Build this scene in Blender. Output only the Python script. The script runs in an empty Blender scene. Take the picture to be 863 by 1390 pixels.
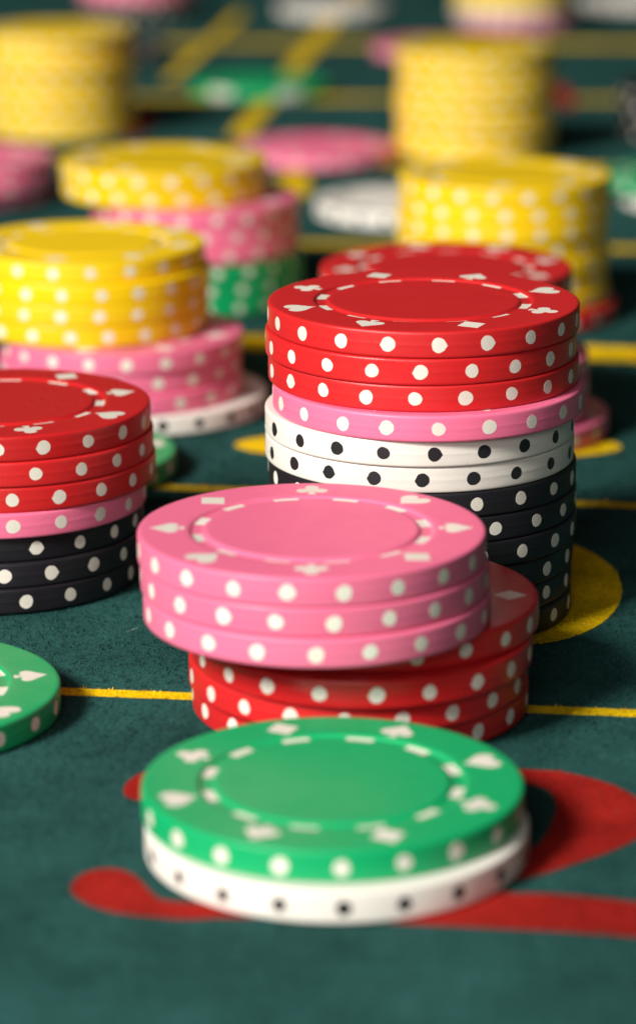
import bpy, math, random
import numpy as np
from mathutils import Vector, Matrix
from mathutils.geometry import tessellate_polygon

random.seed(11)
rng = np.random.default_rng(5)
MM = 0.001
R, T = 19.5, 3.3226            # chip radius and thickness in millimetres

S = bpy.context.scene
C = S.collection

# ---------------------------------------------------------------- camera
cam_d = bpy.data.cameras.new("camera")
cam = bpy.data.objects.new("camera", cam_d)
C.objects.link(cam)
S.camera = cam
cam_d.sensor_fit = 'VERTICAL'
cam_d.sensor_height = 36.0
cam_d.lens = 4094.1 / 1390.0 * 36.0
cam_d.shift_y = -45.0 / 1390.0
cam.location = (0, 0, 0.11597)
cam.rotation_euler = (math.radians(90) - 0.2619, 0, 0)
cam_d.clip_start = 0.01
cam_d.clip_end = 20
cam_d.dof.use_dof = True
cam_d.dof.focus_distance = 0.368
cam_d.dof.aperture_fstop = 17.5
cam_d.dof.aperture_blades = 0

# ---------------------------------------------------------------- world and lamps
W = bpy.data.worlds.new("World")
S.world = W
W.use_nodes = True
bg = W.node_tree.nodes["Background"]
bg.inputs["Color"].default_value = (1.0, 0.97, 0.93, 1)
bg.inputs["Strength"].default_value = 0.03


def area(name, loc, target, size, power, col):
    d = bpy.data.lights.new(name, 'AREA')
    d.shape = 'DISK' if isinstance(size, float) else 'RECTANGLE'
    if isinstance(size, float):
        d.size = size
    else:
        d.size, d.size_y = size
    d.energy = power
    d.color = col
    o = bpy.data.objects.new(name, d)
    C.objects.link(o)
    o.location = loc
    o.rotation_euler = (Vector(target) - Vector(loc)).to_track_quat('-Z', 'Y').to_euler()
    return o


area("key_lamp", (-1.36, -1.04, 1.36), (0.0, 0.45, 0.0), (0.52, 0.52), 100.0, (1.0, 0.955, 0.885))
area("fill_lamp", (-0.22, -0.60, 0.42), (0.0, 0.42, 0.0), (0.5, 0.35), 3.0, (1.0, 0.965, 0.93))

vs = S.view_settings
vs.view_transform = 'Standard'
vs.look = 'None'
vs.exposure = 0.0
vs.gamma = 1.0
vs.use_curve_mapping = False
S.cycles.max_bounces = 8
S.cycles.use_denoising = True


# ---------------------------------------------------------------- materials
def lin(r, g, b):
    f = lambda c: ((c / 255 + 0.055) / 1.055) ** 2.4 if c > 10.3 else c / 255 / 12.92
    return (f(r), f(g), f(b), 1)


def new_mat(name):
    m = bpy.data.materials.new(name)
    m.use_nodes = True
    nt = m.node_tree
    return m, nt, nt.nodes["Principled BSDF"]


def node(nt, kind, **kw):
    n = nt.nodes.new(kind)
    for k, v in kw.items():
        n.inputs[k].default_value = v
    return n


def chip_material(name, col, rough=0.36, dirt=0.5, scuff=0.4, spec=0.5):
    """Moulded clay composite: faint mottling, handling grime, scratches that run round the rim."""
    m, nt, b = new_mat(name)
    L = nt.links.new
    tc = node(nt, 'ShaderNodeTexCoord')
    inf = node(nt, 'ShaderNodeObjectInfo')
    off = node(nt, 'ShaderNodeVectorMath')
    off.operation = 'ADD'
    sc = node(nt, 'ShaderNodeVectorMath')
    sc.operation = 'SCALE'
    L(inf.outputs['Random'], sc.inputs['Scale'])
    sc.inputs[0].default_value = (3.1, 1.7, 2.3)
    L(tc.outputs['Object'], off.inputs[0])
    L(sc.outputs[0], off.inputs[1])
    n1 = node(nt, 'ShaderNodeTexNoise', Scale=160.0, Detail=5.0, Roughness=0.6)
    L(off.outputs[0], n1.inputs['Vector'])
    r1 = node(nt, 'ShaderNodeMapRange')
    r1.inputs[1].default_value, r1.inputs[2].default_value = 0.35, 0.8
    r1.inputs[3].default_value, r1.inputs[4].default_value = 1.0, 1.0 - 0.16 * dirt
    L(n1.outputs['Fac'], r1.inputs[0])
    # rare specks of grime
    n2 = node(nt, 'ShaderNodeTexNoise', Scale=900.0, Detail=3.0, Roughness=0.7)
    L(off.outputs[0], n2.inputs['Vector'])
    r2 = node(nt, 'ShaderNodeMapRange')
    r2.inputs[1].default_value, r2.inputs[2].default_value = 0.68, 0.78
    r2.inputs[3].default_value, r2.inputs[4].default_value = 1.0, 1.0 - 0.35 * dirt
    L(n2.outputs['Fac'], r2.inputs[0])
    rv = node(nt, 'ShaderNodeMapRange')
    rv.inputs[3].default_value, rv.inputs[4].default_value = 0.93, 1.06
    L(inf.outputs['Random'], rv.inputs[0])
    m1 = node(nt, 'ShaderNodeMath')
    m1.operation = 'MULTIPLY'
    L(r1.outputs[0], m1.inputs[0])
    L(r2.outputs[0], m1.inputs[1])
    m2 = node(nt, 'ShaderNodeMath')
    m2.operation = 'MULTIPLY'
    L(m1.outputs[0], m2.inputs[0])
    L(rv.outputs[0], m2.inputs[1])
    mix = node(nt, 'ShaderNodeVectorMath')
    mix.operation = 'SCALE'
    mix.inputs[0].default_value = col[:3]
    L(m2.outputs[0], mix.inputs['Scale'])
    L(mix.outputs[0], b.inputs['Base Color'])
    # roughness
    rr = node(nt, 'ShaderNodeMapRange')
    rr.inputs[1].default_value, rr.inputs[2].default_value = 0.3, 0.75
    rr.inputs[3].default_value, rr.inputs[4].default_value = rough - 0.05, rough + 0.13
    L(n1.outputs['Fac'], rr.inputs[0])
    ro = node(nt, 'ShaderNodeMapRange')
    ro.inputs[3].default_value, ro.inputs[4].default_value = -0.07, 0.10
    rs = node(nt, 'ShaderNodeMath')
    rs.operation = 'FRACT'
    rm = node(nt, 'ShaderNodeMath')
    rm.operation = 'MULTIPLY'
    rm.inputs[1].default_value = 7.31
    L(inf.outputs['Random'], rm.inputs[0])
    L(rm.outputs[0], rs.inputs[0])
    L(rs.outputs[0], ro.inputs[0])
    ra = node(nt, 'ShaderNodeMath')
    ra.operation = 'ADD'
    L(rr.outputs[0], ra.inputs[0])
    L(ro.outputs[0], ra.inputs[1])
    L(ra.outputs[0], b.inputs['Roughness'])
    b.inputs['Specular IOR Level'].default_value = spec
    # fine scratches: thin level lines of a stretched noise, in two directions
    scr = []
    for ang, sx in ((0.5, 26.0), (2.0, 34.0)):
        mq = node(nt, 'ShaderNodeMapping')
        mq.inputs['Rotation'].default_value = (0, 0, ang)
        mq.inputs['Scale'].default_value = (sx, sx * 26, 60)
        L(off.outputs[0], mq.inputs['Vector'])
        nq = node(nt, 'ShaderNodeTexNoise', Scale=1.0, Detail=2.0, Roughness=0.5)
        L(mq.outputs[0], nq.inputs['Vector'])
        sq = node(nt, 'ShaderNodeMapRange')
        sq.inputs[1].default_value, sq.inputs[2].default_value = 0.70, 0.76
        L(nq.outputs['Fac'], sq.inputs[0])
        scr.append(sq)
    sa = node(nt, 'ShaderNodeMath')
    sa.operation = 'ADD'
    L(scr[0].outputs[0], sa.inputs[0])
    L(scr[1].outputs[0], sa.inputs[1])
    # relief: fine grain plus thin lines along the rim (stretched noise: fast in z, slow around)
    mp = node(nt, 'ShaderNodeMapping')
    mp.inputs['Scale'].default_value = (35, 35, 4200)
    L(off.outputs[0], mp.inputs['Vector'])
    n3 = node(nt, 'ShaderNodeTexNoise', Scale=1.0, Detail=3.0, Roughness=0.6)
    L(mp.outputs[0], n3.inputs['Vector'])
    n4 = node(nt, 'ShaderNodeTexNoise', Scale=2600.0, Detail=3.0, Roughness=0.6)
    L(off.outputs[0], n4.inputs['Vector'])
    ad = node(nt, 'ShaderNodeMath')
    ad.operation = 'ADD'
    hf = node(nt, 'ShaderNodeMath')
    hf.operation = 'MULTIPLY'
    hf.inputs[1].default_value = 0.55
    L(n3.outputs['Fac'], hf.inputs[0])
    L(hf.outputs[0], ad.inputs[0])
    L(n4.outputs['Fac'], ad.inputs[1])
    geo = node(nt, 'ShaderNodeNewGeometry')
    sep = node(nt, 'ShaderNodeSeparateXYZ')
    L(geo.outputs['Normal'], sep.inputs[0])
    flat = node(nt, 'ShaderNodeMapRange')                # scratches on the faces only
    flat.inputs[1].default_value, flat.inputs[2].default_value = 0.9, 0.99
    L(sep.outputs['Z'], flat.inputs[0])
    sm = node(nt, 'ShaderNodeMath')
    sm.operation = 'MULTIPLY'
    L(sa.outputs[0], sm.inputs[0])
    L(flat.outputs[0], sm.inputs[1])
    ae = node(nt, 'ShaderNodeMath')
    ae.operation = 'SUBTRACT'
    L(ad.outputs[0], ae.inputs[0])
    L(sm.outputs[0], ae.inputs[1])
    bp = node(nt, 'ShaderNodeBump', Strength=0.5 * scuff, Distance=0.00012)
    L(ae.outputs[0], bp.inputs['Height'])
    L(bp.outputs[0], b.inputs['Normal'])
    return m


COL = {
    'red': chip_material("red_clay", (0.60, 0.016, 0.018, 1)),
    'pink': chip_material("pink_clay", (0.86, 0.172, 0.315, 1)),
    'white': chip_material("white_clay", (0.84, 0.795, 0.73, 1), dirt=0.7),
    'black': chip_material("black_clay", (0.012, 0.011, 0.015, 1), rough=0.42, spec=0.4),
    'green': chip_material("green_clay", (0.002, 0.37, 0.125, 1)),
    'yellow': chip_material("yellow_clay", (0.87, 0.575, 0.004, 1)),
}
INK_CREAM = chip_material("cream_inlay", (0.80, 0.765, 0.67, 1), rough=0.42, dirt=0.7)
INK_BLACK = chip_material("black_inlay", (0.016, 0.015, 0.019, 1), rough=0.42)


def felt_material(name, col, fibre=False, sheen=0.0):
    m, nt, b = new_mat(name)
    L = nt.links.new
    tc = node(nt, 'ShaderNodeTexCoord')
    n1 = node(nt, 'ShaderNodeTexNoise', Scale=55.0, Detail=6.0, Roughness=0.65)
    L(tc.outputs['Object'], n1.inputs['Vector'])
    n2 = node(nt, 'ShaderNodeTexNoise', Scale=1900.0, Detail=3.0, Roughness=0.75)
    L(tc.outputs['Object'], n2.inputs['Vector'])
    ad = node(nt, 'ShaderNodeMath')
    ad.operation = 'ADD'
    L(n1.outputs['Fac'], ad.inputs[0])
    L(n2.outputs['Fac'], ad.inputs[1])
    r1 = node(nt, 'ShaderNodeMapRange')
    r1.inputs[1].default_value, r1.inputs[2].default_value = 0.65, 1.4
    r1.inputs[3].default_value, r1.inputs[4].default_value = 0.42, 1.62
    L(ad.outputs[0], r1.inputs[0])
    sc = node(nt, 'ShaderNodeVectorMath')
    sc.operation = 'SCALE'
    sc.inputs[0].default_value = col[:3]
    L(r1.outputs[0], sc.inputs['Scale'])
    L(sc.outputs[0], b.inputs['Base Color'])
    b.inputs['Roughness'].default_value = 0.95
    b.inputs['Specular IOR Level'].default_value = 0.03
    b.inputs['Sheen Weight'].default_value = sheen
    b.inputs['Sheen Roughness'].default_value = 0.5
    b.inputs['Sheen Tint'].default_value = (0.75, 0.95, 0.95, 1)
    if not fibre:
        bp = node(nt, 'ShaderNodeBump', Strength=0.9, Distance=0.0003)
        L(n2.outputs['Fac'], bp.inputs['Height'])
        L(bp.outputs[0], b.inputs['Normal'])
    return m


F_GREEN, F_YELLOW, F_RED = (0.023, 0.083, 0.077, 1), (0.76, 0.51, 0.006, 1), (0.34, 0.017, 0.013, 1)
FELT = felt_material("green_felt", F_GREEN)
FELT_Y = felt_material("yellow_print", F_YELLOW, sheen=0.0)
FELT_R = felt_material("red_print", F_RED, sheen=0.0)
NAP = [felt_material("green_nap", F_GREEN, True), felt_material("yellow_nap", F_YELLOW, True, 0.0),
       felt_material("red_nap", F_RED, True, 0.0), felt_material("pale_lint", (0.30, 0.33, 0.30, 1), True, 0.0)]


# ---------------------------------------------------------------- mesh helpers
def mesh_from(name, verts, faces, mat, smooth=False):
    me = bpy.data.meshes.new(name)
    me.from_pydata([(x * MM, y * MM, z * MM) for x, y, z in verts], [], faces)
    me.materials.append(mat)
    if smooth:
        for p in me.polygons:
            p.use_smooth = True
    me.update()
    return me


def link(name, me, parent=None):
    o = bpy.data.objects.new(name, me)
    C.objects.link(o)
    o.parent = parent
    return o


# ---------------------------------------------------------------- table felt with its printed layout
ZF = -0.22                                   # the cloth under the nap


def strip(pts, w):
    """A printed line of width w along pts, its edge slightly uneven."""
    pts = [np.array(p, float) for p in pts]
    out_l, out_r = [], []
    fine = []
    for a, b in zip(pts[:-1], pts[1:]):
        n = max(2, int(np.linalg.norm(b - a) / 3))
        fine += [a + (b - a) * k / n for k in range(n)]
    fine.append(pts[-1])
    for i, p in enumerate(fine):
        d = fine[min(i + 1, len(fine) - 1)] - fine[max(i - 1, 0)]
        d /= np.linalg.norm(d)
        nrm = np.array([-d[1], d[0]])
        out_l.append(p + nrm * (w / 2 + rng.normal(0, 0.05)))
        out_r.append(p - nrm * (w / 2 + rng.normal(0, 0.05)))
    return [tuple(q) for q in out_l + out_r[::-1]]


def ellipse(cx, cy, a, b, rot=0.0, n=48):
    c, s = math.cos(rot), math.sin(rot)
    return [(cx + a * math.cos(t) * c - b * math.sin(t) * s, cy + a * math.cos(t) * s + b * math.sin(t) * c)
            for t in (2 * math.pi * k / n for k in range(n))]


def spline(pts, per=5):
    """Closed Catmull-Rom through pts."""
    P = [np.array(p, float) for p in pts]
    n = len(P)
    out = []
    for i in range(n):
        p0, p1, p2, p3 = P[i - 1], P[i], P[(i + 1) % n], P[(i + 2) % n]
        for k in range(per):
            t = k / per
            out.append(tuple(0.5 * (2 * p1 + (p2 - p0) * t + (2 * p0 - 5 * p1 + 4 * p2 - p3) * t * t
                                    + (3 * p1 - p0 - 3 * p2 + p3) * t ** 3)))
    return out


def across(y0, x0=-260, x1=260, slope=-0.125, w=2.6):
    return strip([(x0, y0 + slope * x0), (x1, y0 + slope * x1)], w)


def along(x0, y0, y1, slope=0.095, w=4.2):
    return strip([(x0 + slope * (y0 - 785), y0), (x0 + slope * (y1 - 785), y1)], w)


NUMERAL = spline([
    (-20.8, 303.5), (-20, 308), (-15, 314), (-5, 318), (8, 317), (18, 312.5), (22.6, 310.4), (26.1, 309.8),
    (29.9, 307.4), (32.4, 304.6), (34.2, 301), (35, 296.5), (34.4, 293), (32.7, 290.1), (29.6, 286.6),
    (26.2, 283.8), (21, 279.8), (14, 276.6), (17.7, 275.8), (23.5, 275.5), (31, 273.6), (36, 272.6), (40, 274),
    (41, 263), (36, 264.2), (30.2, 265.2), (23.8, 266.4), (14, 267.6), (9.1, 268.2), (0, 269.3), (-9.1, 269.8),
    (-12.5, 269.4), (-16.5, 270.1), (-20.1, 271.3), (-23, 273.8), (-24.4, 277), (-23.7, 280.3), (-21.8, 282),
    (-19.5, 281.6), (-17.8, 279.3), (-16.3, 275.7), (-14.5, 273.8), (-8, 273.2), (0, 276), (12, 283),
    (20, 286.4), (22.2, 288), (23.4, 291), (24.5, 295.2), (25.2, 299.6), (24.8, 303.5), (23.3, 305.4), (18, 308),
    (8, 309.5), (-5, 309), (-12, 305), (-16, 301.8), (-19.5, 301.2)], 3)

PRINTS = [  # (name, outline in millimetres on the table, 1 yellow / 2 red)
    ('printed_line', across(333.2, slope=-0.115), 1),
    ('printed_line', across(425.2, slope=-0.15), 1),
    ('printed_line', across(526.0, slope=-0.15, w=12), 1),
    ('printed_line', across(624.0, slope=-0.09, w=6), 1),
    ('printed_line', across(730.0, slope=-0.09, w=5), 1),
    ('printed_line', across(846.0, slope=-0.03, w=9), 1),
    ('printed_line', across(975.0, slope=-0.03, w=14), 1),
    ('printed_line', along(-19.5, 772, 1400, w=6.0), 1),
    ('printed_line', along(-53.5, 885, 1065, w=4.0), 1),
    ('printed_figure', ellipse(26.5, 378.0, 13.2, 24.0, -0.10), 1),
    ('printed_figure', ellipse(17.0, 453.0, 30.0, 9.5, -0.02), 1),
    ('printed_figure', ellipse(-5.6, 699.0, 4.0, 20.0, 0.0), 1),
    ('printed_figure', ellipse(-49.0, 800.0, 6.0, 28.0, 0.0), 2),
    ('printed_figure', ellipse(69.0, 850.0, 3.0, 24.0, 0.0), 2),
    ('printed_numeral', NUMERAL, 2),
]
felt = link("table_felt", mesh_from("table_felt", [(-900, -300, ZF), (900, -300, ZF), (900, 2200, ZF), (-900, 2200, ZF)],
                                    [(0, 1, 2, 3)], FELT))
felt['kind'] = 'structure'
felt['label'] = 'dark green napped felt table top printed with yellow lines and a red numeral'
for i, (name, pts, kind) in enumerate(PRINTS):
    z = ZF + 0.03 + 0.006 * i
    tri = tessellate_polygon([[Vector((x, y, 0)) for x, y in pts]])
    me = mesh_from(name, [(x, y, z) for x, y in pts], [tuple(t) for t in tri], (FELT, FELT_Y, FELT_R)[kind])
    if me.polygons[0].normal.z < 0:
        me.flip_normals()
    link(name, me, felt)

# ---------------------------------------------------------------- chips
SEG = 112
PROFILE = [(0, .12), (12.8, .12), (13.3, .10), (13.6, .0), (14.2, 0), (18.6, 0), (18.98, .0), (19.22, .025), (19.385, .10),
           (19.47, .22), (19.5, .40), (19.5, 1.0), (19.502, 1.60), (19.512, 1.66), (19.502, 1.72), (19.5, 2.4),
           (19.5, T - .40), (19.475, T - .21), (19.395, T - .09), (19.24, T - .02), (19.0, T), (18.6, T),
           (14.4, T), (13.95, T), (13.78, T - .03), (13.62, T - .12), (13.52, T - .26), (13.4, T - .33), (13.2, T - .35),
           (12.4, T - .35), (12.22, T - .32), (12.1, T - .20), (11.96, T - .06), (11.78, T - .01), (11.5, T - .005),
           (11.0, T - .02), (8, T - .03), (0, T - .03)]


def lathe(name, prof, mat):
    v, f = [], []
    ring = []
    for r, z in prof:
        if r == 0:
            ring.append([len(v)])
            v.append((0, 0, z))
        else:
            ring.append(list(range(len(v), len(v) + SEG)))
            v += [(r * math.cos(2 * math.pi * k / SEG), r * math.sin(2 * math.pi * k / SEG), z) for k in range(SEG)]
    for a, b in zip(ring[:-1], ring[1:]):
        for k in range(SEG):
            k2 = (k + 1) % SEG
            if len(a) == 1:
                f.append((a[0], b[k2], b[k]))
            elif len(b) == 1:
                f.append((a[k], a[k2], b[0]))
            else:
                f.append((a[k], a[k2], b[k2], b[k]))
    return mesh_from(name, v, f, mat, True)


BODY = {c: lathe("body", PROFILE, m) for c, m in COL.items()}


def wrap_patch(name, outline, mat, r=R + 0.016):
    """A flat outline (u along the rim, v up, millimetres) bent onto the rim facing +x, as an inlay a hair proud."""
    n = len(outline)
    zc = T / 2
    v = [(r + .004, 0, zc)]
    for s in (0.55, 1.0):
        for u, w in outline:
            a = u * s / R
            v.append((r * math.cos(a), r * math.sin(a), zc + w * s))
    for u, w in outline:                       # skirt sunk into the rim
        a = u / R
        v.append(((R - .05) * math.cos(a), (R - .05) * math.sin(a), zc + w))
    f = []
    for k in range(n):
        k2 = (k + 1) % n
        f.append((0, 1 + k, 1 + k2))
        f.append((1 + k, 1 + n + k, 1 + n + k2, 1 + k2))
        f.append((1 + n + k, 1 + 2 * n + k, 1 + 2 * n + k2, 1 + n + k2))
    return mesh_from(name, v, f, mat)


def dot_outline(rad, kind):
    """A slightly misprinted round inlay: size, centre and outline differ from dot to dot; some are squeezed out along the mould seam."""
    q = random.Random(100 + kind)
    rad *= q.uniform(.95, 1.06)
    ou, ow = q.uniform(-.05, .05), q.uniform(-.07, .07)
    p1, p2, p3 = q.uniform(0, 6), q.uniform(0, 6), q.uniform(0, 6)
    pts = []
    n = 24
    for k in range(n):
        a = 2 * math.pi * k / n
        r = rad * (1 + 0.03 * math.sin(2 * a + p1) + 0.025 * math.sin(3 * a + p2) + .012 * math.sin(7 * a + p3))
        u, w = r * math.cos(a), r * math.sin(a)
        if kind in (1, 3, 5) and abs(w + .1) < .28 * rad and abs(u) > .8 * rad and (kind == 1 or (u > 0) == (kind == 3)):
            u *= 1.15
            w = w * .35 - .08
        pts.append((u + ou, w + ow))
    return pts


KIND_W = [0, 0, 2, 2, 4, 4, 6, 6, 7, 7, 8, 8, 9, 9, 1, 1, 3, 3, 5, 5]
DOTS = {}
for c in COL:
    ink = INK_BLACK if c == 'white' else INK_CREAM
    DOTS[c] = [wrap_patch("edge_dot", dot_outline(0.86 if c != 'white' else 0.82, k), ink) for k in range(10)]
SMALL_DOT = [wrap_patch("edge_dot", dot_outline(0.72, k), INK_BLACK) for k in range(10)]
BIG = []
for k in range(28):
    a = 2 * math.pi * k / 28
    BIG.append((4.2 * abs(math.cos(a)) ** .6 * math.copysign(1, math.cos(a)), 1.5 * abs(math.sin(a)) ** .6 * math.copysign(1, math.sin(a))))
BIG_SPOT = wrap_patch("edge_spot", BIG, INK_CREAM)


def heart(n=26):
    out = []
    for k in range(n):
        t = 2 * math.pi * k / n
        x = 16 * math.sin(t) ** 3
        y = 13 * math.cos(t) - 5 * math.cos(2 * t) - 2 * math.cos(3 * t) - math.cos(4 * t)
        out.append((x / 16, (y + 2.6) / 14.6))
    return out


# symbol outlines: u sideways, v outward along the radius, about -1..1
HEART = heart()
SPADE = [(0, 1.0), (.22, .72), (.55, .35), (.86, .02), (.95, -.25), (.82, -.52), (.55, -.62), (.28, -.55), (.14, -.42),
         (.16, -.65), (.30, -.98), (-.30, -.98), (-.16, -.65), (-.14, -.42), (-.28, -.55), (-.55, -.62), (-.82, -.52),
         (-.95, -.25), (-.86, .02), (-.55, .35), (-.22, .72)]
DIAMOND = [(0, 1.0), (.92, 0), (0, -1.0), (-.92, 0)]


def club():
    pts = []
    def arc(cx, cy, r, a0, a1, n):
        for k in range(n + 1):
            a = math.radians(a0 + (a1 - a0) * k / n)
            pts.append((cx + r * math.cos(a), cy + r * math.sin(a)))
    arc(0, .55, .43, -35, 215, 10)
    arc(-.54, -.18, .43, 80, 325, 10)
    pts.extend([(-.13, -.5), (-.26, -1.0), (.26, -1.0), (.13, -.5)])
    arc(.54, -.18, .43, 215, 460, 10)
    return pts[::-1]


CLUB = club()


def flat_mark(name, outline, size, mat, z0=T):
    """A symbol moulded flush into the flat rim of the chip's face, centred on +x at the middle of the rim, 0.012 mm proud."""
    pts = [(16.15 + v * size, u * size) for u, v in outline]
    tri = tessellate_polygon([[Vector((x, y, 0)) for x, y in pts]])
    n = len(pts)
    vv = [(x, y, z0 + .014) for x, y in pts] + [(x, y, z0 - .05) for x, y in pts]
    faces = [tuple(t) for t in tri]
    me0 = [Vector((pts[i][0], pts[i][1], 0)) for i in faces[0]]
    if (me0[1] - me0[0]).cross(me0[2] - me0[0]).z < 0:
        faces = [t[::-1] for t in faces]
    ar = sum(pts[i - 1][0] * pts[i][1] - pts[i][0] * pts[i - 1][1] for i in range(n))
    for i in range(n):
        j = (i + 1) % n
        faces.append((i, n + i, n + j, j) if ar > 0 else (j, n + j, n + i, i))
    return mesh_from(name, vv, faces, mat)


def dash(mat):
    v, f = [], []
    z = T - .35
    for k in range(7):
        a = math.radians(-6.4 + 12.8 * k / 6)
        for r, zz in ((12.28, z + .012), (12.42, z + .016), (13.2, z + .016), (13.38, z + .03), (13.5, z + .08)):
            v.append((r * math.cos(a), r * math.sin(a), zz))
    for k in range(6):
        for q in range(4):
            a = 5 * k + q
            f.append((a, a + 1, a + 6, a + 5))
    return mesh_from("ring_dash", v, f, mat)


MARKS = {}
for key, ink in (('cream', INK_CREAM), ('black', INK_BLACK)):
    MARKS[key] = {'heart': flat_mark("heart_mark", HEART, 1.95, ink), 'spade': flat_mark("spade_mark", SPADE, 1.95, ink),
                  'club': flat_mark("club_mark", CLUB, 1.9, ink), 'diamond': flat_mark("diamond_mark", DIAMOND, 1.95, ink),
                  'dash': dash(ink)}
FOOT = []                                       # where chips press the nap flat


def chip(colour, x, y, level, label, phase=None, face=None, order='chsd', dots='dot', turn=None):
    """One chip: an Empty at its base with body, rim inlays and, where its face shows, the suit marks and the dashed ring."""
    root = bpy.data.objects.new("poker_chip", None)
    C.objects.link(root)
    root.empty_display_size = 0.01
    root.location = (x * MM, y * MM, level * T * MM)
    root['label'] = label
    root['category'] = 'poker chip'
    root['group'] = colour + ' poker chips'
    if level == 0:
        FOOT.append((x, y))
    link("body", BODY[colour], root).rotation_euler.z = random.uniform(0, 6.28)
    if phase is None:
        phase = random.uniform(0, 18)
    if dots == 'big':
        for k in range(6):
            link("edge_spot", BIG_SPOT, root).rotation_euler.z = math.radians(phase - 90 + 60 * k)
    else:
        src = SMALL_DOT if dots == 'small' else DOTS[colour]
        for k in range(20):
            d = link("edge_dot", src[random.choice(KIND_W)], root)
            d.rotation_euler.z = math.radians(phase - 90 + 18 * k + random.uniform(-.5, .5))
    if face is not None:
        mk = MARKS['black' if colour == 'white' else 'cream']
        names = {'c': 'club', 'h': 'heart', 's': 'spade', 'd': 'diamond'}
        for k in range(8):                      # face: the angle of the first heart
            sh = (order.index('h') + k) % 4
            nm = names[order[sh]]
            link(nm + "_mark", mk[nm], root).rotation_euler.z = math.radians(face + 45 * k)
        for k in range(12):
            link("ring_dash", mk['dash'], root).rotation_euler.z = math.radians(face - 2 + 30 * k)
    return root


ORD = ['top', 'second', 'third', 'fourth', 'fifth', 'sixth', 'seventh', 'eighth']


def stack(x, y, spec, where, label_single=None):
    """spec: bottom to top, (colour, dx, dy, phase or None, face or None). Labels count each colour from the top."""
    tot = {}
    for s in spec:
        tot[s[0]] = tot.get(s[0], 0) + 1
    left = dict(tot)
    for lv, s in enumerate(spec):
        c, dx, dy, ph, fc = s[:5]
        kw = s[5] if len(s) > 5 else {}
        i = left[c] - 1
        left[c] -= 1
        if tot[c] == 1:
            lab = 'only %s chip in %s' % (c, where)
        elif i == 0:
            lab = 'topmost %s chip in %s' % (c, where)
        elif i == tot[c] - 1:
            lab = 'lowest %s chip in %s' % (c, where)
        else:
            lab = '%s %s chip from the top in %s' % (ORD[i], c, where)
        chip(c, x + dx, y + dy, lv, lab, ph, fc, **kw)


def run(c, n, dx=0, dy=0, face=None, j=.35):
    return [(c, dx + random.uniform(-j, j), dy + random.uniform(-j, j), None, face if k == n - 1 else None) for k in range(n)]


# nearest: a green chip on a white chip
chip('white', 1.9, 287.2, 0, 'white chip with black dots lying on the felt under the nearest green chip', 1.3, None, dots='small')
chip('green', 1.5, 289.3, 1, 'nearest green chip with cream suit marks, lying on a white chip', 2.0, 19)
# pink on red
stack(0, 0, [('red', 4.9, 332.4, 6, None), ('red', 4.6, 331.2, 13.3, 50), ('red', 5.1, 330.0, 3.4, None),
             ('red', 5.9, 332.6, -4, -94),
             ('pink', -.1, 324.2, -.8, None), ('pink', -.4, 324.6, 5.8, None), ('pink', -.7, 324.7, 10.5, 45, {'order': 'hcds'})],
      'the stack of three pink on four red')
# the tall one
stack(13.2, 370.9, [('black', -.3, 0, 4, None), ('black', -.3, .2, -1, None), ('black', -.2, -.1, -2.3, None), ('black', .2, 0, .6, None),
                    ('black', .1, .1, 7.6, None), ('black', 0, 0, .5, None), ('white', -.35, -.2, -.3, None),
                    ('white', -.4, -.6, 3.2, 31), ('pink', .6, -1.45, 1.8, 22), ('red', .05, .2, -4.7, None),
                    ('red', -.3, .05, -1.7, None), ('red', 0, 0, 3.4, 19)],
      'the tall stack of red, pink, white and black')
# left foreground stack, cut by the frame
stack(-41.5, 385.3, [('black', -1.5, -.4, 17.8, None), ('black', -1.0, 0, 8.7, None), ('black', -1.2, .4, 3, 20), ('pink', -.7, -.4, 11.5, 40),
                     ('red', .6, .2, 6.9, None), ('red', .35, 0, 16.8, None), ('red', 0, 0, 3.7, -27)],
      'the stack of three red, one pink, three black')
chip('green', -49.1, 328.7, 0, 'green chip alone on the felt beside the near yellow line', 9, -33)
chip('green', -40.8, 437.5, 0, 'green chip on the felt peeking out behind the red, pink and black stack', 4, 12)
# yellow on pink on white
stack(-31.8, 477.0, [('white', 4.0, .3, 10, 35)] + run('pink', 2, 0, -.5) + [('pink', 0.2, -.6, None, 28)]
      + run('yellow', 3, -5.6, 4.5) + [('yellow', -6.1, 5.7, None, 33)],
      'the yellow and pink stack on one white chip')
# red over pink, behind the tall stack
stack(19.9, 461.9, [('pink', 6.4, 1.5, None, 30)] + run('pink', 3, 2.8, 0) + run('red', 3, 0, 0) + [('red', 0, 0, None, 58)],
      'the red and pink stack behind the tallest')
# yellow, pink, green
stack(-23, 566.5, run('green', 3, 0, 0, None, .5) + run('pink', 2, 0, -.6, None, .5) + [('pink', -.2, -.6, None, 20)]
      + run('yellow', 1, -6, 2) + [('yellow', -6.3, 2.6, None, 22)],
      'the yellow, pink and green stack')
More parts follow.
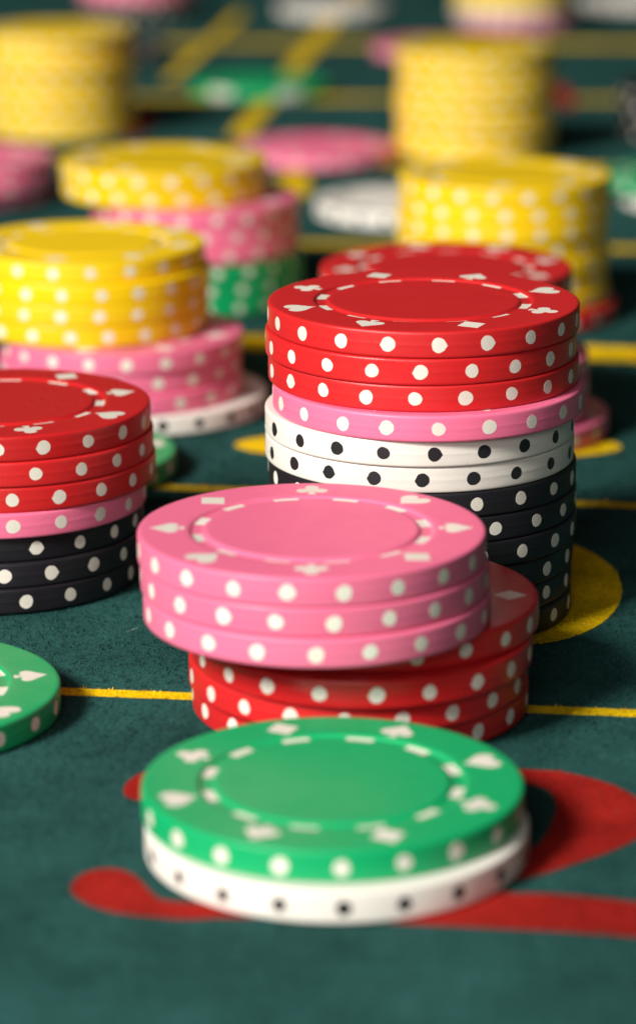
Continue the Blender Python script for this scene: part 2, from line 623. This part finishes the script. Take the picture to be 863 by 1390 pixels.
# yellow on red
stack(34.4, 552.0, [('red', 1.6, -.6, None, None)] + run('yellow', 6, 0, 0, None, .5) + [('yellow', 0, 0, None, 40)],
      'the stack of seven yellow chips on one red')
chip('white', 18.8, 658.5, 0, 'white chip alone on the felt behind the stack of yellow on red', None, 10)
chip('pink', -.5, 738, 0, 'pink chip alone on the felt between two blurred yellow stacks', None, 25)
stack(38.8, 748, run('yellow', 7, 0, 0, None, .6) + [('yellow', 0, 0, None, 15)], 'the all yellow stack at the back right')
stack(-67.6, 784, run('yellow', 7, 0, 0, None, .7) + [('yellow', .4, 0, None, 15)],
      'the all yellow stack at the far left')
stack(-80, 679, run('pink', 2, 0, 0, None, 1.5) + [('pink', .6, 0, None, 5)], 'the low all pink pile by the left edge')
chip('white', 87.6, 673.2, 0, 'white chip under a green chip beside the stack of yellow on red', None, None)
chip('green', 84.0, 675.5, 1, 'blurred green chip lying on a white chip beside the yellow on red', None, 20)
chip('green', -16.5, 858.0, 0, 'far green chip with large pale edge spots lying across a yellow line', -34, None, dots='big')
stack(97.0, 776, run('black', 4, 0, 0, None, 1.0), 'the all black stack at the far right edge')
chip('pink', 36.5, 946, 0, 'pink chip peeking out behind the left side of the all yellow stack', None, 12)
chip('black', -65.0, 941, 0, 'black chip alone behind the far left yellow stack', None, 12)
stack(-63.0, 1052, [('black', .8, 0, 9, None), ('black', 0, 0, 2, None), ('pink', 0, 0, None, None), ('pink', .5, 0, None, 5)],
      'the farthest left pile of pink on black')
chip('white', 5.1, 1060, 0, 'farthest white chip at the middle of the top edge', None, 12)
stack(65.4, 1026, [('pink', 1, 0, None, None), ('white', -.5, 0, None, None)] + run('yellow', 4, 0, 0, 5, .5),
      'the farthest yellow stack over one white, one pink')
chip('white', 112.0, 1085, 0, 'white chip at the far right corner beyond the black stack', None, 12)


# ---------------------------------------------------------------- the nap of the felt, near enough for its fibres to show
def inside(poly, x, y):
    r = np.zeros(len(x), bool)
    P = np.array(poly)
    bb = (x >= P[:, 0].min()) & (x <= P[:, 0].max()) & (y >= P[:, 1].min()) & (y <= P[:, 1].max())
    idx = np.where(bb)[0]
    if len(idx) == 0:
        return r
    xs, ys = x[idx], y[idx]
    q = np.zeros(len(idx), bool)
    for (x1, y1), (x2, y2) in zip(P, np.roll(P, -1, 0)):
        if y1 == y2:
            continue
        c = ((y1 > ys) != (y2 > ys)) & (xs < (x2 - x1) * (ys - y1) / (y2 - y1) + x1)
        q ^= c
    r[idx] = q
    return r


def nap():
    n0 = 520000
    y = rng.uniform(225, 720, n0)
    x = rng.uniform(-95, 95, n0)
    hw = 0.1054 * y * 1.08 + 12
    dens = np.interp(y, [225, 300, 330, 470, 600, 720], [.45, .8, 1, 1, .35, .12])       # thinner where the lens blurs it
    ok = (np.abs(x) < hw) & (rng.uniform(0, 1, n0) < dens)
    x, y = x[ok], y[ok]
    keep = np.ones(len(x), bool)
    for fx, fy in FOOT:
        keep &= (x - fx) ** 2 + (y - fy) ** 2 > 19.25 ** 2
    x, y = x[keep], y[keep]
    mat = np.zeros(len(x), np.int32)
    n = len(x)
    jx, jy = x + rng.normal(0, .10, n), y + rng.normal(0, .12, n)
    thin = rng.uniform(0, 1, n) < 0.07                   # fibres the ink missed
    for _, pts, kind in PRINTS:
        mat[inside(pts, jx, jy) & ~thin] = kind
    grow = np.clip((y - 300) / 250, 0, 1) * 0.8 + 1
    ln = rng.uniform(.26, .46, n) * (0.9 + .1 * grow)
    az = -0.7 + 0.9 * np.sin(x * .11 + y * .053 + 1) * np.sin(y * .09 - x * .04) + 0.5 * np.sin(x * .31 - y * .17) + rng.normal(0, .45, n)                       # brushed mostly one way
    tilt = rng.uniform(.5, 1.2, n) + 0.15 * np.sin(x * .2 + 2 * np.sin(y * .07))
    wd = rng.uniform(.04, .07, n) * grow
    wa = az + math.pi / 2 + rng.normal(0, .6, n)
    wx, wy = np.cos(wa) * wd, np.sin(wa) * wd
    # the pile stands in little tufts, in rows that run slantwise across the cloth
    cu = np.floor((x * .82 + y * .57) / .74 + .25 * np.sin(y * 1.7))
    cv = np.floor((-x * .57 + y * .82) / .90 + .25 * np.sin(x * 1.3))
    h1 = np.modf(np.abs(np.sin(cu * 12.9898 + cv * 78.233) * 43758.5453))[0]
    h2 = np.modf(np.abs(np.sin(cu * 39.346 + cv * 11.135) * 24634.6345))[0]
    az += (h1 - .5) * 2.6
    tilt += (h2 - .5) * .9
    ln *= .62 + .75 * (1 - h2)
    lint = np.where(rng.uniform(0, 1, n) < 0.0009)[0]    # stray pale lint lying on the pile
    ln[lint] *= rng.uniform(1.5, 3.2, len(lint))
    tilt[lint] = rng.uniform(1.1, 1.4, len(lint))
    mat[lint] = 3
    dx, dy, dz = np.sin(tilt) * np.cos(az), np.sin(tilt) * np.sin(az), np.cos(tilt)
    zb = np.full(n, ZF - .02)
    co = np.empty((n, 4, 3))
    co[:, 0] = np.stack([x - wx, y - wy, zb], 1)
    co[:, 1] = np.stack([x + wx, y + wy, zb], 1)
    tip = np.stack([x + dx * ln, y + dy * ln, zb + dz * ln], 1)
    co[:, 2] = tip + np.stack([wx, wy, 0 * wx], 1) * .35
    co[:, 3] = tip - np.stack([wx, wy, 0 * wx], 1) * .35
    me = bpy.data.meshes.new("felt_nap")
    me.vertices.add(4 * n)
    me.vertices.foreach_set('co', (co.reshape(-1) * MM).astype(np.float32))
    me.loops.add(4 * n)
    me.loops.foreach_set('vertex_index', np.arange(4 * n, dtype=np.int32))
    me.polygons.add(n)
    me.polygons.foreach_set('loop_start', np.arange(0, 4 * n, 4, dtype=np.int32))
    me.polygons.foreach_set('loop_total', np.full(n, 4, np.int32))
    for m in NAP:
        me.materials.append(m)
    me.polygons.foreach_set('material_index', mat)
    me.update(calc_edges=True)
    o = link("felt_nap", me, felt)
    o['kind'] = 'stuff'


nap()
